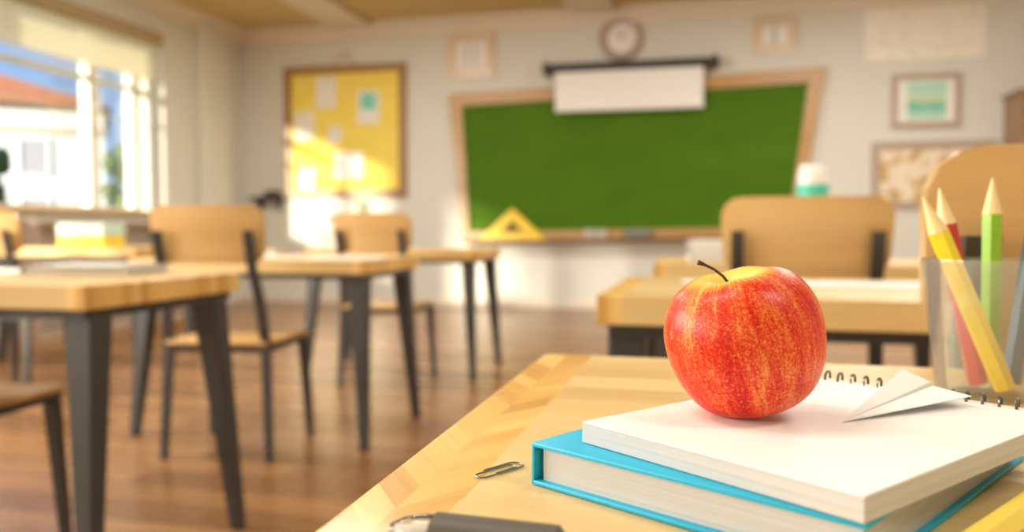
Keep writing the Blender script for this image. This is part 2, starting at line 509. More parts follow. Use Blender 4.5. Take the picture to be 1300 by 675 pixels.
# pilaster in the corner, crown mouldings, ceiling beams, skirting
struct(box((XL + 0.05, 8.12, ZC / 2), (0.10, 0.46, ZC), bevel=0.02).build('trim_1', M['wall']))
prof = [(0, 0), (0, -0.16), (0.03, -0.16), (0.05, -0.11), (0.10, -0.05), (0.13, -0.04), (0.13, 0)]
struct(MB().prism([(YF - p, ZC + q) for p, q in prof], XR - XL, 'X', XL).build('trim_2', M['trim']))
struct(MB().prism([(XL + p, ZC + q) for p, q in prof], YF - YB, 'Y', YB).build('trim_3', M['trim']))
for i, bx in enumerate((-3.9, -1.2, 1.5)):
    struct(box((bx, (YB + YF) / 2 - .07, ZC - 0.03), (0.45, YF - YB - .14, 0.06), bevel=0.01).build('trim_%d' % (4 + i), M['trim']))
struct(box(((XL + XR) / 2, YF - 0.01, 0.05), (XR - XL, 0.02, 0.10), bevel=0.004).build('baseboard_front', M['trim']))
struct(box((XL + 0.01, (YB + YF) / 2, 0.05), (0.02, YF - YB - .05, 0.10), bevel=0.004).build('baseboard_left', M['trim']))

# windows
def window(idx, y0, y1):
    x = XL - WT + 0.06
    yc, wd, zc, hh = (y0 + y1) / 2, y1 - y0, (WZ0 + WZ1) / 2, WZ1 - WZ0
    t = bpy.data.objects.new('window_%d' % idx, None); COL.objects.link(t); t.location = (x, yc, WZ0); struct(t)
    a, b = wd / 2, hh
    f = MB().ring([(-a, 0), (a, 0), (a, b), (-a, b)], [(-a + .07, .07), (a - .07, .07), (a - .07, b - .07), (-a + .07, b - .07)], 0.09, 'X', -0.045)
    f.build('window_frame', M['white'], t)
    for k in ((0.345, -0.14) if idx == 1 else (-0.3,)):
        box((0, k * wd, b / 2), (0.11, 0.12, b - .12), bevel=0.01).build('mullion', M['white'], t)
    box((0, 0, b - 0.52), (0.07, wd - .1, 0.05), bevel=0.006).build('transom', M['white'], t)
    box((0.0, 0, b / 2), (0.006, wd - .12, b - .12)).build('pane', M['pane'], t)
    box((0.235, 0, 0.0175), (0.36, wd - .004, 0.035), bevel=0.006).build('sill', M['oak'], t)
    return t
for i, (a, b) in enumerate(WINS): window(i + 1, a, b)

# blind at the top of the visible window
def blind(label, y0, y1, loc_z=2.80):
    wd = y1 - y0 - .05
    bl = thing('window_blind', label, 'blind', (XL - 0.08, (y0 + y1) / 2, loc_z), 0, 'window blinds')
    box((0.03, 0, -0.055), (0.17, wd, 0.10), bevel=0.012).build('headrail', M['tan_rail'], bl)
    for (z, tilt, wdt) in [(-0.155, 84, 0.11), (-0.275, 84, 0.13), (-0.40, 84, 0.13), (-0.49, 20, 0.11), (-0.60, 8, 0.10), (-0.90, 6, 0.10)]:
        box((0, 0, z), (wdt, wd, 0.008), rot=Euler((0, R(tilt), 0)), bevel=0.003, seg=1).build('slat', M['slat'], bl)
    for y in (-.3, 0.0, .3):
        MB().tube([(0.0, y * wd, -0.08), (0.0, y * wd, -0.91)], 0.004, 6).build('cord', M['white'], bl)
blind('cream slatted blind half drawn over the window at the left edge', *WINS[0])
bb = blind('unseen cream slatted blind added over the second window to cut the sun', *WINS[1])  # added out of view so sun only reaches the lower front wall

# ------------------------------------------------------------------ outdoors
g = box((-40, 20, -0.45), (68, 110, 0.1)).build('ground', M['grass']); struct(g)
h = thing('house', 'white rendered house with orange roof seen through the left window', 'house', (-22.9, 19.85, -0.4), R(40))
box((0, 0, 2.3), (10, 8, 4.6)).build('wall', M['house_wall'], h)
box((0, -4.06, 3.95), (10.1, 0.14, 0.16)).build('ledge', M['frame_pale'], h)
rf = MB()
q = [rf.b.verts.new(v) for v in [(-5.3, -4.4, 4.6), (5.2, -4.4, 4.6), (5.2, 4.4, 4.6), (-5.3, 4.4, 4.6), (-3.4, 0, 6.5), (.4, 0, 6.5)]]
for idx in [(0, 1, 5, 4), (2, 3, 4, 5), (1, 2, 5), (3, 0, 4), (3, 2, 1, 0)]: rf.b.faces.new([q[i] for i in idx])
rf.build('roof', M['roof_tile'], h)
for x in (-2.6, -0.6, 1.4, 3.3):
    for z in (1.6, 3.2):
        wf = MB().ring([(x - .4, z - .55), (x + .4, z - .55), (x + .4, z + .55), (x - .4, z + .55)],
                       [(x - .32, z - .47), (x + .32, z - .47), (x + .32, z + .47), (x - .32, z + .47)], 0.08, 'Y', -4.06).build('window', M['white'], h)
        box((x, -4.01, z), (0.66, 0.04, 0.96)).build('pane', M['house_glass'], wf)

def tree(label, loc, height, rad, seed):
    rnd = random.Random(seed)
    t = thing('garden_tree', label, 'tree', loc, 0, 'trees outside the window')
    MB().tube([(0, 0, 0), (.05, 0, height * .3), (0, .05, height * .7)], [.16, .12, .06], 8).build('trunk', M['bark'], t, True)
    f = MB()
    for k in range(26):
        a = rnd.uniform(0, 6.28); zz = rnd.uniform(.28, 1.0); rr = rad * (1 - abs(zz - .55) * 1.2) * rnd.uniform(.2, 1)
        c = Vector((rr * math.cos(a), rr * math.sin(a), height * zz))
        r = bmesh.ops.create_icosphere(f.b, subdivisions=3, radius=rad * rnd.uniform(.28, .45))
        for v in r['verts']:
            d = mnoise.noise(v.co * 5.0 + c) * 0.35 + mnoise.noise(v.co * 14.0 + c) * 0.22
            v.co = v.co * (1 + d) + c
    f.build('foliage', M['leaf'], t)
tree('green tree beyond the window, right of the white house', (-12.45, 15.75, -0.4), 2.9, 0.55, 3)
tree('dark green tree at the left edge of the window view', (-14.5, 14.0, -0.4), 2.75, 0.7, 5)

# ------------------------------------------------------------------ front wall furnishings (y counted back from the wall)
def rect(x0, x1, z0, z1): return [(x0, z0), (x1, z0), (x1, z1), (x0, z1)]
def framed(name, label, cat, x0, x1, z0, z1, fw, fmat, inner, depth=0.035, group=None):
    t = thing(name, label, cat, ((x0 + x1) / 2, YF, (z0 + z1) / 2), 0, group)
    a, b = (x1 - x0) / 2, (z1 - z0) / 2
    MB().ring(rect(-a, a, -b, b), rect(-a + fw, a - fw, -b + fw, b - fw), depth, 'Y', -depth).build('frame', fmat, t)
    inner(t, a - fw, b - fw)
    return t

# notice board
def cork(t, a, b): box((0, -0.012, 0), (2 * a + .02, 0.02, 2 * b + .02)).build('cork_panel', M['cork'], t)
nb = framed('notice_board', 'yellow notice board in a brown wooden frame on the front wall', 'notice board', -4.79, -3.30, 1.22, 2.71, 0.085, M['frame_mid'], cork, 0.05)
MB().tube([(-.16, -0.03, 0.74), (0, -0.03, 0.88), (.16, -0.03, 0.74)], 0.006, 6).build('hanging_cord', M['frame_wood'], nb)
MB().lathe([(0, 0), (.014, 0), (.014, .03), (0, .03)], 10, (0, -0.002, 0.88), Matrix.Rotation(R(90), 4, 'X')).build('nail', M['wire'], nb)
def note(label, x, z, w_, h_, rot=0.0, mat='note', extra=None):
    o = thing('pinned_note', label, 'note', (x, YF - 0.0225, z), 0, 'notes pinned to the yellow board')
    o.rotation_euler = (0, rot, 0)
    s = MB(); n = 6
    vs = [[s.b.verts.new((-w_ / 2 + w_ * i / n, -0.003 - 0.012 * (j / n - .9) ** 2 * (1 if j < n else 0), -h_ / 2 + h_ * j / n)) for i in range(n + 1)] for j in range(n + 1)]
    for j in range(n):
        for i in range(n): s.b.faces.new((vs[j][i], vs[j][i + 1], vs[j + 1][i + 1], vs[j + 1][i]))
    sh = s.build('sheet', M[mat], o)
    sh.modifiers.new('thickness', 'SOLIDIFY').thickness = 0.001
    MB().lathe([(0, 0), (.012, 0), (.012, .012), (.007, .018), (0, .018)], 10, (0, -0.002, h_ / 2 - .03), Matrix.Rotation(R(90), 4, 'X')).build('pin', M['frame_wood'], o)
    if extra: box((extra[0], -0.020, extra[1]), (extra[2], 0.004, extra[3])).build('print', M['note_teal'], o)
note('white upright sheet pinned at the top centre of the yellow board', -4.27, 2.41, .25, .36)
note('cream sheet with a teal print on the right of the yellow board', -3.75, 2.23, .27, .38, 0.03, extra=(0, .06, .17, .17))
note('white sheet pinned at the left edge of the yellow board', -4.54, 2.04, .24, .32, -0.1)
note('small cream slip in the middle of the yellow board', -4.17, 1.93, .16, .20, 0.1)
note('wide white sheet low on the yellow board', -4.00, 1.58, .36, .30, 0.02, 'paper')
note('cream sheet at the lower left of the yellow board', -4.52, 1.44, .20, .24, 0.1)

# chalkboard: wider at the top than at the bottom
cb = thing('chalkboard', 'large green chalkboard in a tan wooden frame on the front wall', 'chalkboard', (-0.86, YF, 0.76))
ox = 0.86; oz = -0.76
outer = [(-2.63 + ox, .74 + oz), (0.86 + ox, .80 + oz), (1.11 + ox, 2.46 + oz), (-2.79 + ox, 2.33 + oz)]
inner = [(-2.56 + ox, .83 + oz), (0.77 + ox, .88 + oz), (0.945 + ox, 2.31 + oz), (-2.64 + ox, 2.20 + oz)]
MB().ring(outer, inner, 0.07, 'Y', -0.07).build('frame', M['frame_wood'], cb)
MB().prism([(x * 1.01, z) for x, z in inner], 0.03, 'Y', -0.04).build('writing_surface', M['board'], cb)
box((-0.02, -0.12, -0.015), (3.46, 0.14, 0.035), bevel=0.008, rot=Euler((0, R(-1.0), 0))).build('chalk_tray', M['frame_dark'], cb)
ty = YF - 0.12
def tray_z(x): return 0.765 + (x + 0.88) * math.tan(R(1.0))
# set square
sq = thing('set_square', 'yellow triangular set square standing on the chalk tray', 'set square', (-2.06, ty, tray_z(-2.06) + .001), 0)
MB().ring([(-.37, 0), (.37, 0), (0, .34)], [(-.14, .07), (.14, .07), (0, .20)], 0.015, 'Y', -.0075).build('plate', M['set_yellow'], sq)
MB().tube([(-.10, -.012, .105), (.10, -.012, .105)], 0.012, 8).build('grip', M['frame_wood'], sq)
ck = thing('chalk_box', 'small pale box of chalk on the tray under the green board', 'box', (-1.16, ty, tray_z(-1.16) + .002))
MB().ring(rect(-.11, .11, 0, .085), rect(-.10, .10, .008, .075), 0.10, 'Y', -.05).build('carton', M['note'], ck)
for k in range(5): MB().tube([(-.08 + .04 * k, -.055, .045), (-.08 + .04 * k, .045, .045)], .014, 8).build('chalk', M['paper'], ck)
er = thing('board_eraser', 'grey felt board eraser lying on the tray under the green board', 'eraser', (-0.72, ty, tray_z(-0.72) + .002))
box((0, 0, .02), (.28, .09, .04), bevel=.006).build('felt', M['blue_grey'], er)
box((0, 0, .06), (.29, .10, .04), bevel=.012).build('handle', M['grey_card'], er)

# projection screen
ps = thing('projection_screen', 'white roll-up projection screen hanging over the top of the green chalkboard', 'screen', (-0.83, YF, 2.50))
sl = R(-0.1)
MB().tube([(-.86, -.14, .045), (.88, -.14, .045)], .045, 14).build('case', M['black'], ps, True)
for x in (-.86, .88): box((x, -.103, .045), (.06, .196, .12), bevel=.012).build('end_bracket', M['black'], ps)
box((0, -.14, -.19), (1.52, .006, .42)).build('fabric', M['screen'], ps)
MB().tube([(-.77, -.14, -.40), (.77, -.14, -.40)], .014, 10).build('bottom_bar', M['white'], ps, True)

# clock
ckk = thing('wall_clock', 'round pale wall clock above the projection screen', 'clock', (-0.913, YF, 2.85))
rx = Matrix.Rotation(R(90), 4, 'X')
MB().lathe([(.15, 0), (.235, 0), (.235, .035), (.205, .055), (.16, .045), (.15, .02)], 40, (0, 0, 0), rx, True).build('rim', M['frame_pink'], ckk, True)
MB().lathe([(0, .018), (.17, .018), (.17, .0), (0, 0)], 32, (0, 0, 0), rx).build('dial', M['white'], ckk)
box((0.025, -.03, .035), (.012, .004, .10), rot=Euler((0, R(35), 0))).build('hour_hand', M['frame_pink'], ckk)
box((-.035, -.034, .04), (.008, .004, .13), rot=Euler((0, R(-40), 0))).build('minute_hand', M['frame_pink'], ckk)

def bars(xs, wd, hh):
    def f(t, a, b):
        box((0, -.008, 0), (2 * a + .01, .012, 2 * b + .01)).build('sheet', M['white'], t)
        for x in xs: box((x, -.0155, .0), (wd, .003, hh)).build('print', M['grey_print'], t)
    return f
M['grey_print'] = plain('grey_print', (0.52, 0.50, 0.46), 0.7)
framed('picture_frame', 'pale wooden frame with two grey strips, left of the clock', 'picture', -2.82, -2.28, 2.51, 3.0, .10, M['frame_pale'], bars((-.05, .05), .035, .24))
framed('picture_frame', 'small pale wooden frame right of the clock, above the chalkboard corner', 'picture', .41, .83, 2.62, 2.98, .09, M['frame_pale'], bars((0.0,), .05, .16))
sk = box((2.01, YF - .004, 2.75), (1.07, .006, .50), bevel=.001, seg=1).build('sketch_poster', M['sketch'])
tag(sk, 'large cream sheet with faint sketches at the top right of the front wall', 'poster')
def seascape(t, a, b):
    box((0, -.008, 0), (2 * a + .01, .012, 2 * b + .01)).build('mat_board', M['note'], t)
    box((0.01, -.0165, 0), (.35, .004, .36)).build('print', M['sea'], t)
framed('picture_frame', 'taupe framed teal picture on the right of the front wall', 'picture', 1.72, 2.34, 1.84, 2.36, .055, M['frame_pink'], seascape)
def mapp(t, a, b): box((0, -.008, 0), (2 * a + .01, .012, 2 * b + .01)).build('map_sheet', M['map'], t)
framed('framed_map', 'framed parchment map with ochre patches behind the nearest chair', 'map', 1.55, 2.66, 1.06, 1.71, .07, M['frame_pink'], mapp)

# cabinet at the right
cbn = thing('cabinet', 'tall brown wooden cabinet against the front wall at the right edge', 'cabinet', (3.20, YF - .22, 0))
box((0, 0, 1.04), (.98, .40, 2.08), bevel=.01).build('body', M['brown_wood'], cbn)
for k in (-1, 1):
    d = box((k * .245, -.209, 1.06), (.475, .018, 1.96), bevel=.004).build('door', M['brown_wood'], cbn)
    MB().tube([(k * .04, -.218, 1.0), (k * .04, -.243, 1.0), (k * .04, -.243, 1.14), (k * .04, -.218, 1.14)], .006, 8).build('handle', M['wire'], d)
box((0, -.01, 2.10), (1.02, .44, .04), bevel=.01).build('cornice', M['brown_wood'], cbn)
box((0, -.0, .0), (.94, .36, .001)).build('plinth', M['brown_wood'], cbn)


# ------------------------------------------------------------------ desks
def make_desk(label, loc):
    t = thing('school_desk', label, 'desk', loc, 0, 'school desks')
    box((0, 0, TH - TT / 2), (TW, TD, TT), bevel=.003).build('tabletop', M['desktop'], t)
    a, b = TW / 2, TD / 2
    MB().ring([(-a + .02, -b + .02), (a - .02, -b + .02), (a - .02, b - .02), (-a + .02, b - .02)],
              [(-a + .05, -b + .05), (a - .05, -b + .05), (a - .05, b - .05), (-a + .05, b - .05)], .022, 'Z', TH - TT - .022).build('apron', M['metal'], t)
    hh = TH - TT - .004
    for sx_ in (-1, 1):
        for sy_ in (-1, 1):
            # feet under the corners, tops a little further in; the sheet-steel leg widens upward
            fx, fy = sx_ * (a - .012), sy_ * (b - .006)
            l = MB().box((fx, fy, hh / 2), (.034, .034, hh), bevel=.004, seg=2,
                         taper=(2.1, 2.1, -sx_ * .042, -sy_ * .066))
            l.build('leg', M['metal'], t)
    return t
desk0 = make_desk('oak desk in the foreground carrying the apple, book and pencils', (.37, .49, 0))
DESKS = [
    ('oak desk with dark steel legs nearest on the left, cut by the left edge', (-1.825, 1.81, 0)),
    ('oak desk second from the front in the left row, behind the chair', (-1.805, 3.25, 0)),
    ('farthest oak desk of the left row, under the chalkboard corner', (-1.80, 4.75, 0)),
    ('oak desk just behind the apple, with white sheets on it', (.325, 1.81, 0)),
    ('oak desk on the right beyond the chair, with a white bottle on it', (.335, 3.28, 0)),
    ('oak desk by the window carrying the yellow and pale teal box', (-3.98, 4.75, 0)),
]
for lb, loc in DESKS:
    d = copy_tree(desk0); d.location = loc; d['label'] = lb

# ------------------------------------------------------------------ chairs
def make_chair(label, loc, rz):
    """Origin on the floor midway between the rear feet; the sitter faces +y."""
    t = thing('school_chair', label, 'chair', loc, rz, 'school chairs')
    # seat
    s = MB(); s.box((0, .215, .440), (.42, .42, .022), bevel=.010, seg=3)
    for v in s.b.verts:
        if v.co.y < .1: v.co.x *= .94
        v.co.z -= .010 * (1 - abs(v.co.x) / .21)
        if v.co.y > .38: v.co.z -= (v.co.y - .38) * .3
    s.build('seat', M['oak'], t, True)
    # backrest: bowed plywood panel with rounded corners
    W2, z0, z1, th, rc = .218, .735, .945, .026, .055
    pts = []
    for (cx, cz, a0) in [(W2 - rc, z1 - rc, 0), (-W2 + rc, z1 - rc, 90), (-W2 + rc + .012, z0 + rc, 180), (W2 - rc - .012, z0 + rc, 270)]:
        for k in range(7):
            a = R(a0 + 15 * k); pts.append((cx + rc * math.cos(a), cz + rc * math.sin(a)))
    def bow(x, z): return -.045 + .028 * (1 - (x / W2) ** 2) * -1 + .02 - (z - z0) * .18
    # grid inside the outline
    NX, NZ = 22, 10
    def halfw(z):
        hw = W2 - .012 * (1 - (z - z0) / (z1 - z0))
        for cz, sgn in ((z1 - rc, 1), (z0 + rc, -1)):
            d = (z - cz) * sgn
            if d > 0: hw -= rc - math.sqrt(max(0, rc * rc - d * d))
        return hw
    zs = [z0 + (z1 - z0) * (.5 - .5 * math.cos(math.pi * j / NZ)) for j in range(NZ + 1)]
    m = MB(); grid = []
    for side in (0, 1):
        gg = []
        for z in zs:
            hw = halfw(z); row = []
            for i in range(NX + 1):
                x = hw * math.sin(math.pi / 2 * (2 * i / NX - 1))
                row.append(m.b.verts.new((x, bow(x, z) + side * th, z)))
            gg.append(row)
        grid.append(gg)
    for side in (0, 1):
        for j in range(NZ):
            for i in range(NX):
                gq = grid[side]; m.b.faces.new((gq[j][i], gq[j][i + 1], gq[j + 1][i + 1], gq[j + 1][i]))
    loop = [(0, i) for i in range(NX)] + [(j, NX) for j in range(NZ)] + [(NZ, i) for i in range(NX, 0, -1)] + [(j, 0) for j in range(NZ, 0, -1)]
    for k in range(len(loop)):
        a, b = loop[k], loop[(k + 1) % len(loop)]
        m.b.faces.new((grid[0][a[0]][a[1]], grid[0][b[0]][b[1]], grid[1][b[0]][b[1]], grid[1][a[0]][a[1]]))
    bo = m.build('backrest', M['oak_up'], t, 60)
    bv = bo.modifiers.new('bevel', 'BEVEL'); bv.width = .010; bv.segments = 4; bv.limit_method = 'ANGLE'; bv.angle_limit = R(50)
    # seat frame
    MB().ring([(-.195, .02), (.195, .02), (.205, .41), (-.205, .41)], [(-.17, .045), (.17, .045), (.18, .385), (-.18, .385)], .024, 'Z', .403).build('seat_frame', M['metal'], t)
    for sx_ in (-1, 1):
        # rear leg runs up behind the seat and carries the backrest
        r = MB(); x0 = sx_ * .185
        path = [(sx_ * .205, .0, 0, .013), (sx_ * .195, .012, .25, .016), (sx_ * .188, .022, .43, .018), (sx_ * .180, -.010, .60, .017), (sx_ * .172, -.052, .72, .016), (sx_ * .172, -.088, .855, .016)]
        rings = []
        for (x, y, z, hw) in path:
            rings.append([r.b.verts.new((x + dx * hw, y + dy * .010, z)) for dx, dy in ((-1, -1), (1, -1), (1, 1), (-1, 1))])
        for A, B in zip(rings, rings[1:]):
            for k in range(4): r.b.faces.new((A[k], A[(k + 1) % 4], B[(k + 1) % 4], B[k]))
        r.b.faces.new(rings[0]); r.b.faces.new(list(reversed(rings[-1])))
        r.build('leg', M['metal'], t)
        # front leg
        f = MB().box((sx_ * .212, .405, .205), (.026, .024, .41), bevel=.003, seg=1, taper=(1.45, 1.45, -sx_ * .018, -.022))
        f.build('leg', M['metal'], t)
    return t
chair0 = make_chair('oak and steel chair in the middle of the left row, seen whole', (-1.770, 2.700, 0), R(7))
CHAIRS = [
    ('chair tucked under the nearest left desk, cut by the left edge', (-1.86, 1.45, 0), R(6)),
    ('farthest chair of the left row, with its right post showing', (-1.735, 4.13, 0), R(3)),
    ('chair with a bowed oak backrest behind the apple', (.247, 2.33, 0), R(-1)),
    ('nearest chair, its large oak backrest behind the pencil tumbler', (.432, .985, 0), R(0)),
    ('chair at the window desk, its backrest just inside the left edge', (-3.51, 3.42, 0), R(4)),
]
for lb, loc, rz in CHAIRS:
    c = copy_tree(chair0); c.location = loc; c.rotation_euler = (0, 0, rz); c['label'] = lb

# ------------------------------------------------------------------ things lying on the far desks
def sheet(name, label, x, y, z, w_, d_, rz, mat, cat='paper', group=None):
    s = MB(); n = 8
    rnd = random.Random(hash((round(x, 2), round(y, 2))) & 0xffff)
    vs = [[s.b.verts.new((-w_ / 2 + w_ * i / n, -d_ / 2 + d_ * j / n, .0006 + .004 * max(0, (i / n - .75)) * (j / n))) for i in range(n + 1)] for j in range(n + 1)]
    for j in range(n):
        for i in range(n): s.b.faces.new((vs[j][i], vs[j][i + 1], vs[j + 1][i + 1], vs[j + 1][i]))
    o = s.build(name, M[mat], None); o.location = (x, y, z); o.rotation_euler = (0, 0, rz)
    o.modifiers.new('thickness', 'SOLIDIFY').thickness = .0005
    return tag(o, label, cat, group)
def hardback(label, x, y, z, w_, d_, h_, rz, mat):
    t = thing('book', label, 'book', (x, y, z), rz)
    c = MB(); b = .003
    c.box((0, 0, b / 2), (w_, d_, b), bevel=.0008, seg=1); c.box((0, 0, h_ - b / 2), (w_, d_, b), bevel=.0008, seg=1)
    c.box((-w_ / 2 + b / 2, 0, h_ / 2), (b, d_, h_), bevel=.001, seg=1)
    c.build('cover', M[mat], t)
    box((b, 0, h_ / 2), (w_ - .012, d_ - .01, h_ - 2 * b)).build('page_block', M['pages'], t)
    return t
# left near desk
hardback('thin closed grey book on the nearest left desk', -1.62, 1.93, TH + .0005, .30, .21, .022, R(8), 'grey_card')
sheet('paper_sheet', 'white sheet beside the grey book on the nearest left desk', -2.0, 1.98, TH + .0005, .30, .22, R(-6), 'paper')
sheet('paper_sheet', 'white sheet on top of the grey book on the nearest left desk', -1.66, 1.95, TH + .0230, .24, .17, R(14), 'paper')
# middle left desk
sheet('paper_sheet', 'pale sheet on the second desk of the left row, near its right end', -1.47, 3.20, TH + .0005, .32, .23, R(10), 'paper')
sheet('paper_sheet', 'pale sheet on the second desk of the left row, behind the chair back', -1.86, 3.25, TH + .0005, .30, .22, R(-10), 'note')
hardback('orange-brown book on the second desk of the left row', -2.03, 3.44, TH + .0005, .26, .18, .03, R(5), 'frame_wood')
# third left desk
ph = thing('pencil_holder', 'dark pencil holder on the farthest left desk, below the notice board', 'pencil holder', (-2.06, 4.72, TH))
MB().lathe([(0, .001), (.05, .001), (.054, .19), (.048, .19), (.045, .01), (0, .01)], 18).build('cup', M['blue_grey'], ph, True)
for k, (dx, dy, mt_) in enumerate([(-.018, 0, 'p_yellow'), (.015, .015, 'p_green'), (.012, -.02, 'black')]):
    MB().tube([(dx * .5, dy * .5, .012), (dx * 1.6, dy * 1.6, .29)], .009, 6).build('pencil', M[mt_], ph)
nt = thing('tissue_box', 'pinkish white paper box on the farthest left desk behind the chair', 'box', (-2.20, 4.60, TH))
box((0, 0, .06), (.14, .14, .12), bevel=.008).build('carton', M['note'], nt)
tb = MB(); n = 10
for k in range(n):
    pass
tb.lathe([(.045, .115), (.03, .15), (.055, .19), (.012, .24), (0, .245)], 9)
for v in tb.b.verts: v.co.x += .02 * mnoise.noise(v.co * 30); v.co.y += .02 * mnoise.noise(v.co * 30 + Vector((5, 1, 2)))
tb.build('tissue', M['paper'], nt)
# window desk
bx = thing('storage_box', 'yellow box with a pale teal lid on the window desk', 'box', (-3.92, 4.62, TH))
MB().ring(rect(-.17, .17, -.10, .10), rect(-.16, .16, -.09, .09), .075, 'Z', 0.001).build('tray', M['yellow_card'], bx)
box((0, 0, .004), (.33, .19, .006)).build('bottom', M['yellow_card'], bx)
box((0, 0, .115), (.35, .21, .08), bevel=.006).build('lid', M['pale_teal'], bx)
# low bookcase by the window, small shelf in the corner
lo = thing('low_shelf', 'low grey shelf unit standing below the window sill', 'shelf', (XL + .20, 6.3, 0))
MB().ring([(-1.0, 0), (1.0, 0), (1.0, .93), (-1.0, .93)], [(-.97, .05), (.97, .05), (.97, .90), (-.97, .90)], .32, 'X', -.16).build('carcass', M['frame_pink'], lo)
for z in (.33, .62): box((0, 0, z), (.30, 1.94, .02)).build('shelf_board', M['frame_pink'], lo)
box((-.15, 0, .475), (.01, 1.96, .86)).build('back_panel', M['trim'], lo)
kt = thing('wall_shelf', 'small black wall shelf in the corner, left of the notice board', 'shelf', (-5.0, YF, 1.17))
box((0, -.09, .045), (.36, .18, .03), bevel=.004).build('board', M['black'], kt)
for x in (-.12, .12): MB().prism([(-.003, .03), (-.16, .03), (-.003, -.10)], .025, 'X', x).build('bracket', M['black'], kt)
cs = thing('black_case', 'small black case standing on the black corner shelf', 'case', (-4.92, YF - .09, 1.2305))
box((0, 0, .03), (.16, .12, .06), bevel=.008).build('body', M['black'], cs)
MB().tube([(-.03, 0, .059), (-.03, 0, .075), (.03, 0, .075), (.03, 0, .059)], .005, 8).build('handle', M['black'], cs)
# right near desk
sheet('paper_sheet', 'white sheet on the desk behind the apple, left of the stem', .10, 1.90, TH + .0005, .30, .21, R(12), 'paper')
sheet('paper_sheet', 'white sheet on the desk behind the apple, by the chair back', .38, 1.93, TH + .0005, .30, .21, R(-8), 'paper')
# right far desk
for k in range(3):
    lb = ['bottom book of the pale stack on the far right desk', 'middle book of the pale stack on the far right desk', 'topmost book of the pale stack on the far right desk'][k]
    bk = hardback(lb, .02 + .006 * k, 3.22 + .004 * k, TH + .0005 + .0265 * k, .19, .24, .026, R(4 - 7 * k), 'note')
    bk['group'] = 'pale books on the far right desk'
bt = thing('glue_bottle', 'tall teal bottle with a white cap on the far right desk', 'bottle', (.40, 3.50, TH))
MB().lathe([(0, .001), (.058, .001), (.062, .01), (.062, .295), (0, .295)], 24).build('base', M['teal'], bt, True)
MB().lathe([(.0, .296), (.060, .296), (.058, .335), (.054, .355), (.046, .375), (0, .378)], 24).build('cap', M['nib_white'], bt, True)

# ------------------------------------------------------------------ the foreground desk
# blue book
BK = thing('hardcover_book', 'blue hardcover book lying under the notepad', 'book', (-.0815, .3815, TH), math.atan2(-.515, .857))
bw, bd, bh, cv = .158, .212, .0205, .0022
c = MB()
c.box((bw / 2, bd / 2, cv / 2 + .0003), (bw, bd, cv), bevel=.0007, seg=2)
c.box((bw / 2, bd / 2, bh - cv / 2), (bw, bd, cv), bevel=.0007, seg=2)
c.box((cv / 2, bd / 2, bh / 2), (cv, bd, bh - .0006), bevel=.0008, seg=2)
c.build('cover', M['cover'], BK, True)
box(((bw + .003) / 2 - .0005, bd / 2, bh / 2), (bw - .0075, bd - .0075, bh - 2 * cv - .0002)).build('page_block', M['pages'], BK)

# notepad with coil binding
pa = math.atan2(-.6157, .788)
ND = thing('spiral_notepad', 'white notepad with a wire coil lying on the blue book', 'notepad', (-.0575, .3855, TH + bh + .0003), pa)
nw, nd, nh = .1400, .1960, .0100
box((nw / 2, nd / 2, nh / 2 - .0005), (nw, nd, nh - .0011), bevel=.0002, seg=1).build('page_block', M['pages'], ND)
top = box((nw / 2, nd / 2, nh - .0005), (nw, nd, .0009), bevel=.0002, seg=1).build('top_sheet', M['paper'], ND)
pts = []
turns = 17; pitch = .0081; st = (nw - pitch * turns) / 2
for k in range(turns * 18 + 1):
    a = 2 * math.pi * k / 18
    pts.append((st + pitch * k / 18, nd - .001 + .0060 * math.cos(a), nh - .0020 + .0064 * math.sin(a)))
MB().tube(pts, .00075, 6).build('coil_binding', M['wire'], ND, True)
PZ = TH + bh + .0003 + nh - .0001      # top of the notepad

# apple
def apple_r(t):
    """Profile from the stem cavity (t=0) to the base (t=1): (radius, height) in units of the half width."""
    P = [(0, .50), (.05, .505), (.11, .555), (.19, .655), (.30, .745), (.43, .785), (.60, .755), (.77, .65), (.90, .47), (.98, .24), (1.0, .0),
         (.97, -.26), (.89, -.51), (.77, -.72), (.62, -.86), (.47, -.93), (.33, -.925), (.19, -.85), (.07, -.80), (0, -.79)]
    f = t * (len(P) - 1); i = min(int(f), len(P) - 2); u = f - i
    p0, p1, p2, p3 = P[max(i - 1, 0)], P[i], P[i + 1], P[min(i + 2, len(P) - 1)]
    o = []
    for k in (0, 1):
        o.append(.5 * (2 * p1[k] + (p2[k] - p0[k]) * u + (2 * p0[k] - 5 * p1[k] + 4 * p2[k] - p3[k]) * u * u + (3 * p1[k] - p0[k] - 3 * p2[k] + p3[k]) * u ** 3))
    return max(o[0], 0), o[1]
AR = .0377
AP = thing('apple', 'red apple with a dark stem standing on the notepad', 'apple', (.0248, .4215, PZ))
m = MB(); NS, NR = 96, 90; rings = []
for j in range(NR + 1):
    r, z = apple_r(j / NR)
    if j in (0, NR): rings.append([m.b.verts.new((0, 0, (z + .935) * AR * 1.025))]); continue
    row = []
    for k in range(NS):
        a = 2 * math.pi * k / NS
        lob = 1 + .012 * math.cos(5 * a + .6) * (.35 + .65 * abs(z)) + .012 * math.cos(2 * a + 1.0)
        row.append(m.b.verts.new((r * AR * lob * math.cos(a), r * AR * lob * math.sin(a), (z + .935 + .014 * math.cos(5 * a + .6) * (1 if z > .3 else 0) * min(r * 2, 1) * .8) * AR * 1.025)))
    rings.append(row)
for A, B in zip(rings, rings[1:]):
    for k in range(NS):
        k2 = (k + 1) % NS
        if len(A) == 1: m.b.faces.new((A[0], B[k], B[k2]))
        elif len(B) == 1: m.b.faces.new((A[k], B[0], A[k2]))
        else: m.b.faces.new((A[k], B[k], B[k2], A[k2]))
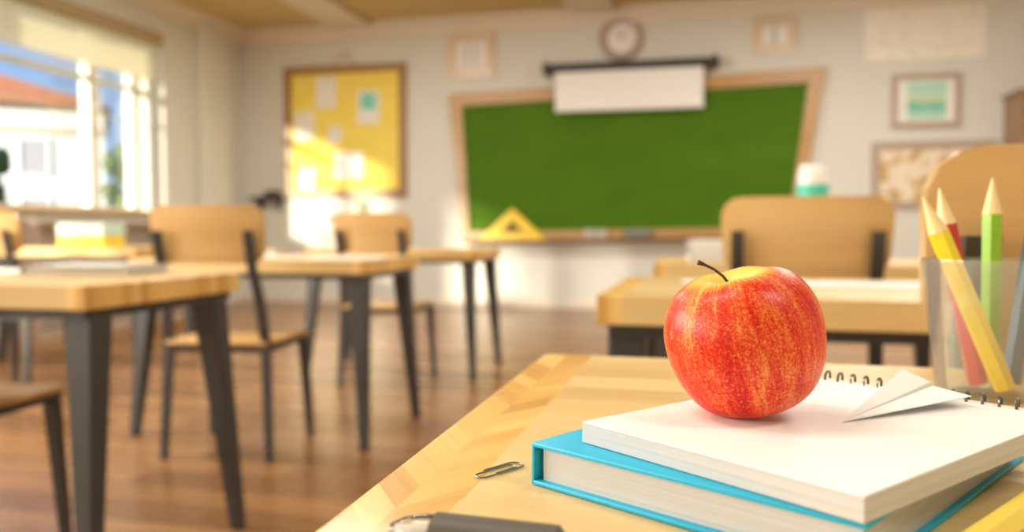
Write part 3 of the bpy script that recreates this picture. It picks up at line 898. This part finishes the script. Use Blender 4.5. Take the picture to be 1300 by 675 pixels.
tilt = Matrix.Rotation(R(-14), 4, Vector((-.231, .972, 0))) @ Matrix.Rotation(R(3), 4, Vector((.973, .231, 0)))
flesh = m.build('flesh', M['apple'], AP, True)
stp = [(0, 0, .0570), (-.0008, -.0004, .062), (-.003, -.001, .0670), (-.0065, -.002, .0715), (-.0100, -.003, .0745), (-.012, -.0037, .0760), (-.0131, -.004, .0767)]
stem = MB().tube(stp, [.0009, .0008, .0007, .00065, .0007, .0011, .0013], 10).build('stem', M['stem'], AP, True)
AP.rotation_euler = tilt.to_euler()
zmin = min((tilt @ v.co).z for v in flesh.data.vertices)
AP.location.z = PZ - zmin - .0002

# paper plane
PL = thing('paper_plane', 'folded white paper plane resting on the notepad beside the apple', 'paper plane', (.062, .411, PZ))
CAMF = Vector((-.231, .972, -.045)); CAMR = Vector((.973, .231, 0)); CAMU = Vector((-.010, .044, .999))
def at(x, y, d): return Vector((0, 0, .862)) + (CAMF + CAMR * ((x - 650) / 1050) - CAMU * ((y - 337.5) / 1050)) * d
og = Vector((.062, .411, PZ))
N = Vector((0, 0, .0006)); LO = at(1145, 469, .462) - og; LI = at(1181, 485, .452) - og; RI = at(1184, 490, .449) - og; RO = at(1233, 503, .424) - og
K = (LI + RI) / 2; K.z = .0006
K2 = K + (N - K) * .0
def tri(name, a, b, c_):
    s = MB(); s.b.faces.new([s.b.verts.new(p) for p in (a, b, c_)])
    o = s.build(name, M['paper'], PL); sm = o.modifiers.new('thickness', 'SOLIDIFY'); sm.thickness = .0005; sm.offset = 0
    return o
tri('wing', N, LO, LI); tri('wing', N, RI, RO)
s = MB(); v = [s.b.verts.new(p) for p in (N, LI, K, RI)]
s.b.faces.new((v[0], v[1], v[2])); s.b.faces.new((v[0], v[2], v[3]))
kk = s.build('keel', M['paper'], PL); sm = kk.modifiers.new('thickness', 'SOLIDIFY'); sm.thickness = .0005; sm.offset = 0

# glass tumbler and pencils
CUPC = Vector((.199, .664, TH))
TU = thing('glass_tumbler', 'clear glass tumbler holding coloured pencils at the right edge', 'tumbler', CUPC)
MB().lathe([(0, .0006), (.0325, .0006), (.0340, .003), (.0452, .0985), (.0450, .1000), (.0440, .1000), (.0437, .0985), (.0323, .0065), (.030, .0055), (0, .0055)], 56).build('vessel', M['glass'], TU, True)
def pencil(label, bottom, tip, mat, dia, group, name='pencil'):
    b, t_ = Vector(bottom), Vector(tip)
    L = (t_ - b).length
    t = thing(name, label, 'pencil', b, 0, group)
    t.rotation_euler = (t_ - b).to_track_quat('Z', 'Y').to_euler()
    r = dia / 2; cone = dia * 1.95
    bm_ = MB(); bm_.lathe([(0, 0), (r * .97, 0), (r, r * .06), (r, L - cone), (r * .93, L - cone + .0012), (0, L - cone + .0012)], 6); bm_.build('barrel', M[mat], t)
    MB().lathe([(r * .955, L - cone + .0002), (r * .17, L - .0030), (0, L - .0030)], 16).build('sharpened_wood', M['p_wood'], t, True)
    MB().lathe([(r * .17, L - .0030), (r * .05, L), (0, L)], 10).build('lead', M['p_wood' if mat != 'p_red' else 'p_wood'], t, True)
    return t
def cup(u, w_, z): return CUPC + CAMR * u + Vector((-.231, .972, 0)) * w_ + Vector((0, 0, z))
G = 'pencils in the glass tumbler'
ZB = .0085
pencil('yellow pencil leaning left in the glass tumbler', cup(.0030, -.0170, ZB), cup(-.0540, -.0080, .1450), 'p_yellow', .0142, G)
pencil('red pencil leaning left in the glass tumbler behind the yellow one', cup(-.0058, .0020, ZB), cup(-.0340, .0085, .1520), 'p_red', .0142, G)
pencil('green pencil standing upright in the glass tumbler', cup(.0130, .0190, ZB - .001), cup(.0116, .0200, .1600), 'p_green', .0142, G)
pencil('blue-grey pencil leaning right in the glass tumbler', cup(.0194, .0030, ZB), cup(.0430, .0090, .1580), 'p_blue', .0142, G)

# paper clip
CL = MB()
A0 = Vector((-.1095, .3845)); B0 = Vector((-.0935, .4120))
ax = (B0 - A0).normalized(); lx = Vector((-ax.y, ax.x)); L = (B0 - A0).length
def clip_pts():
    w1, w2, w3 = .0046, .0036, .0029
    P = []
    def arc(cx, cy, r, a0, a1, n=10):
        for k in range(n + 1):
            a = R(a0 + (a1 - a0) * k / n); P.append((cx + r * math.cos(a), cy + r * math.sin(a)))
    P.append((L * .30, w1)); arc(L - w1, 0, w1, 90, -90)
    arc(w2, -w1 + w2, w2, 270, 90)
    arc(L - w1 - .0035, w2 * 2 - w1 - .0029, .0029, 90, -90)
    P.append((L * .35, w2 * 2 - w1 - .0058))
    return P
CP = [A0 + ax * p + lx * q for p, q in clip_pts()]
clip = thing('paper_clip', 'steel wire paper clip lying on the desk left of the book', 'paper clip', (A0.x, A0.y, TH))
MB().tube([(p.x - A0.x, p.y - A0.y, .0009) for p in CP], .00050, 8).build('wire', M['clipwire'], clip, True)

# dark marker at the lower edge
mk = thing('marker_pen', 'dark grey marker pen with a clear cap at the bottom edge', 'marker', (-.098, .2905, TH), R(-4))
RY = Matrix.Rotation(R(90), 4, 'Y'); rr = .0085
MB().lathe([(0, .0), (rr * .8, 0), (rr, .0012), (rr, .0475), (rr * .75, .0495), (0, .0495)], 32, (0, -.004, rr + .0002), RY).build('barrel', M['rubber'], mk, True)
MB().lathe([(0, -.0175), (.0028, -.0170), (.0055, -.012), (.0074, -.004), (.0074, .0), (0, .0)], 28, (0, -.004, rr + .0002), RY).build('clear_cap', M['clear'], mk, True)
MB().lathe([(0, -.0155), (.0022, -.0150), (.0028, -.009), (.0042, -.008), (.0045, -.001), (0, -.001)], 20, (0, -.004, rr + .0002), RY).build('nib', M['nib_white'], mk, True)

# yellow pencil lying at the lower right
pb = Vector((.0820, .3080, TH + .0062)); pt = Vector((.1800, .4520, TH + .0062))
pencil('yellow pencil lying on the desk at the lower right corner', pb, pt, 'p_yellow', .0124, None)
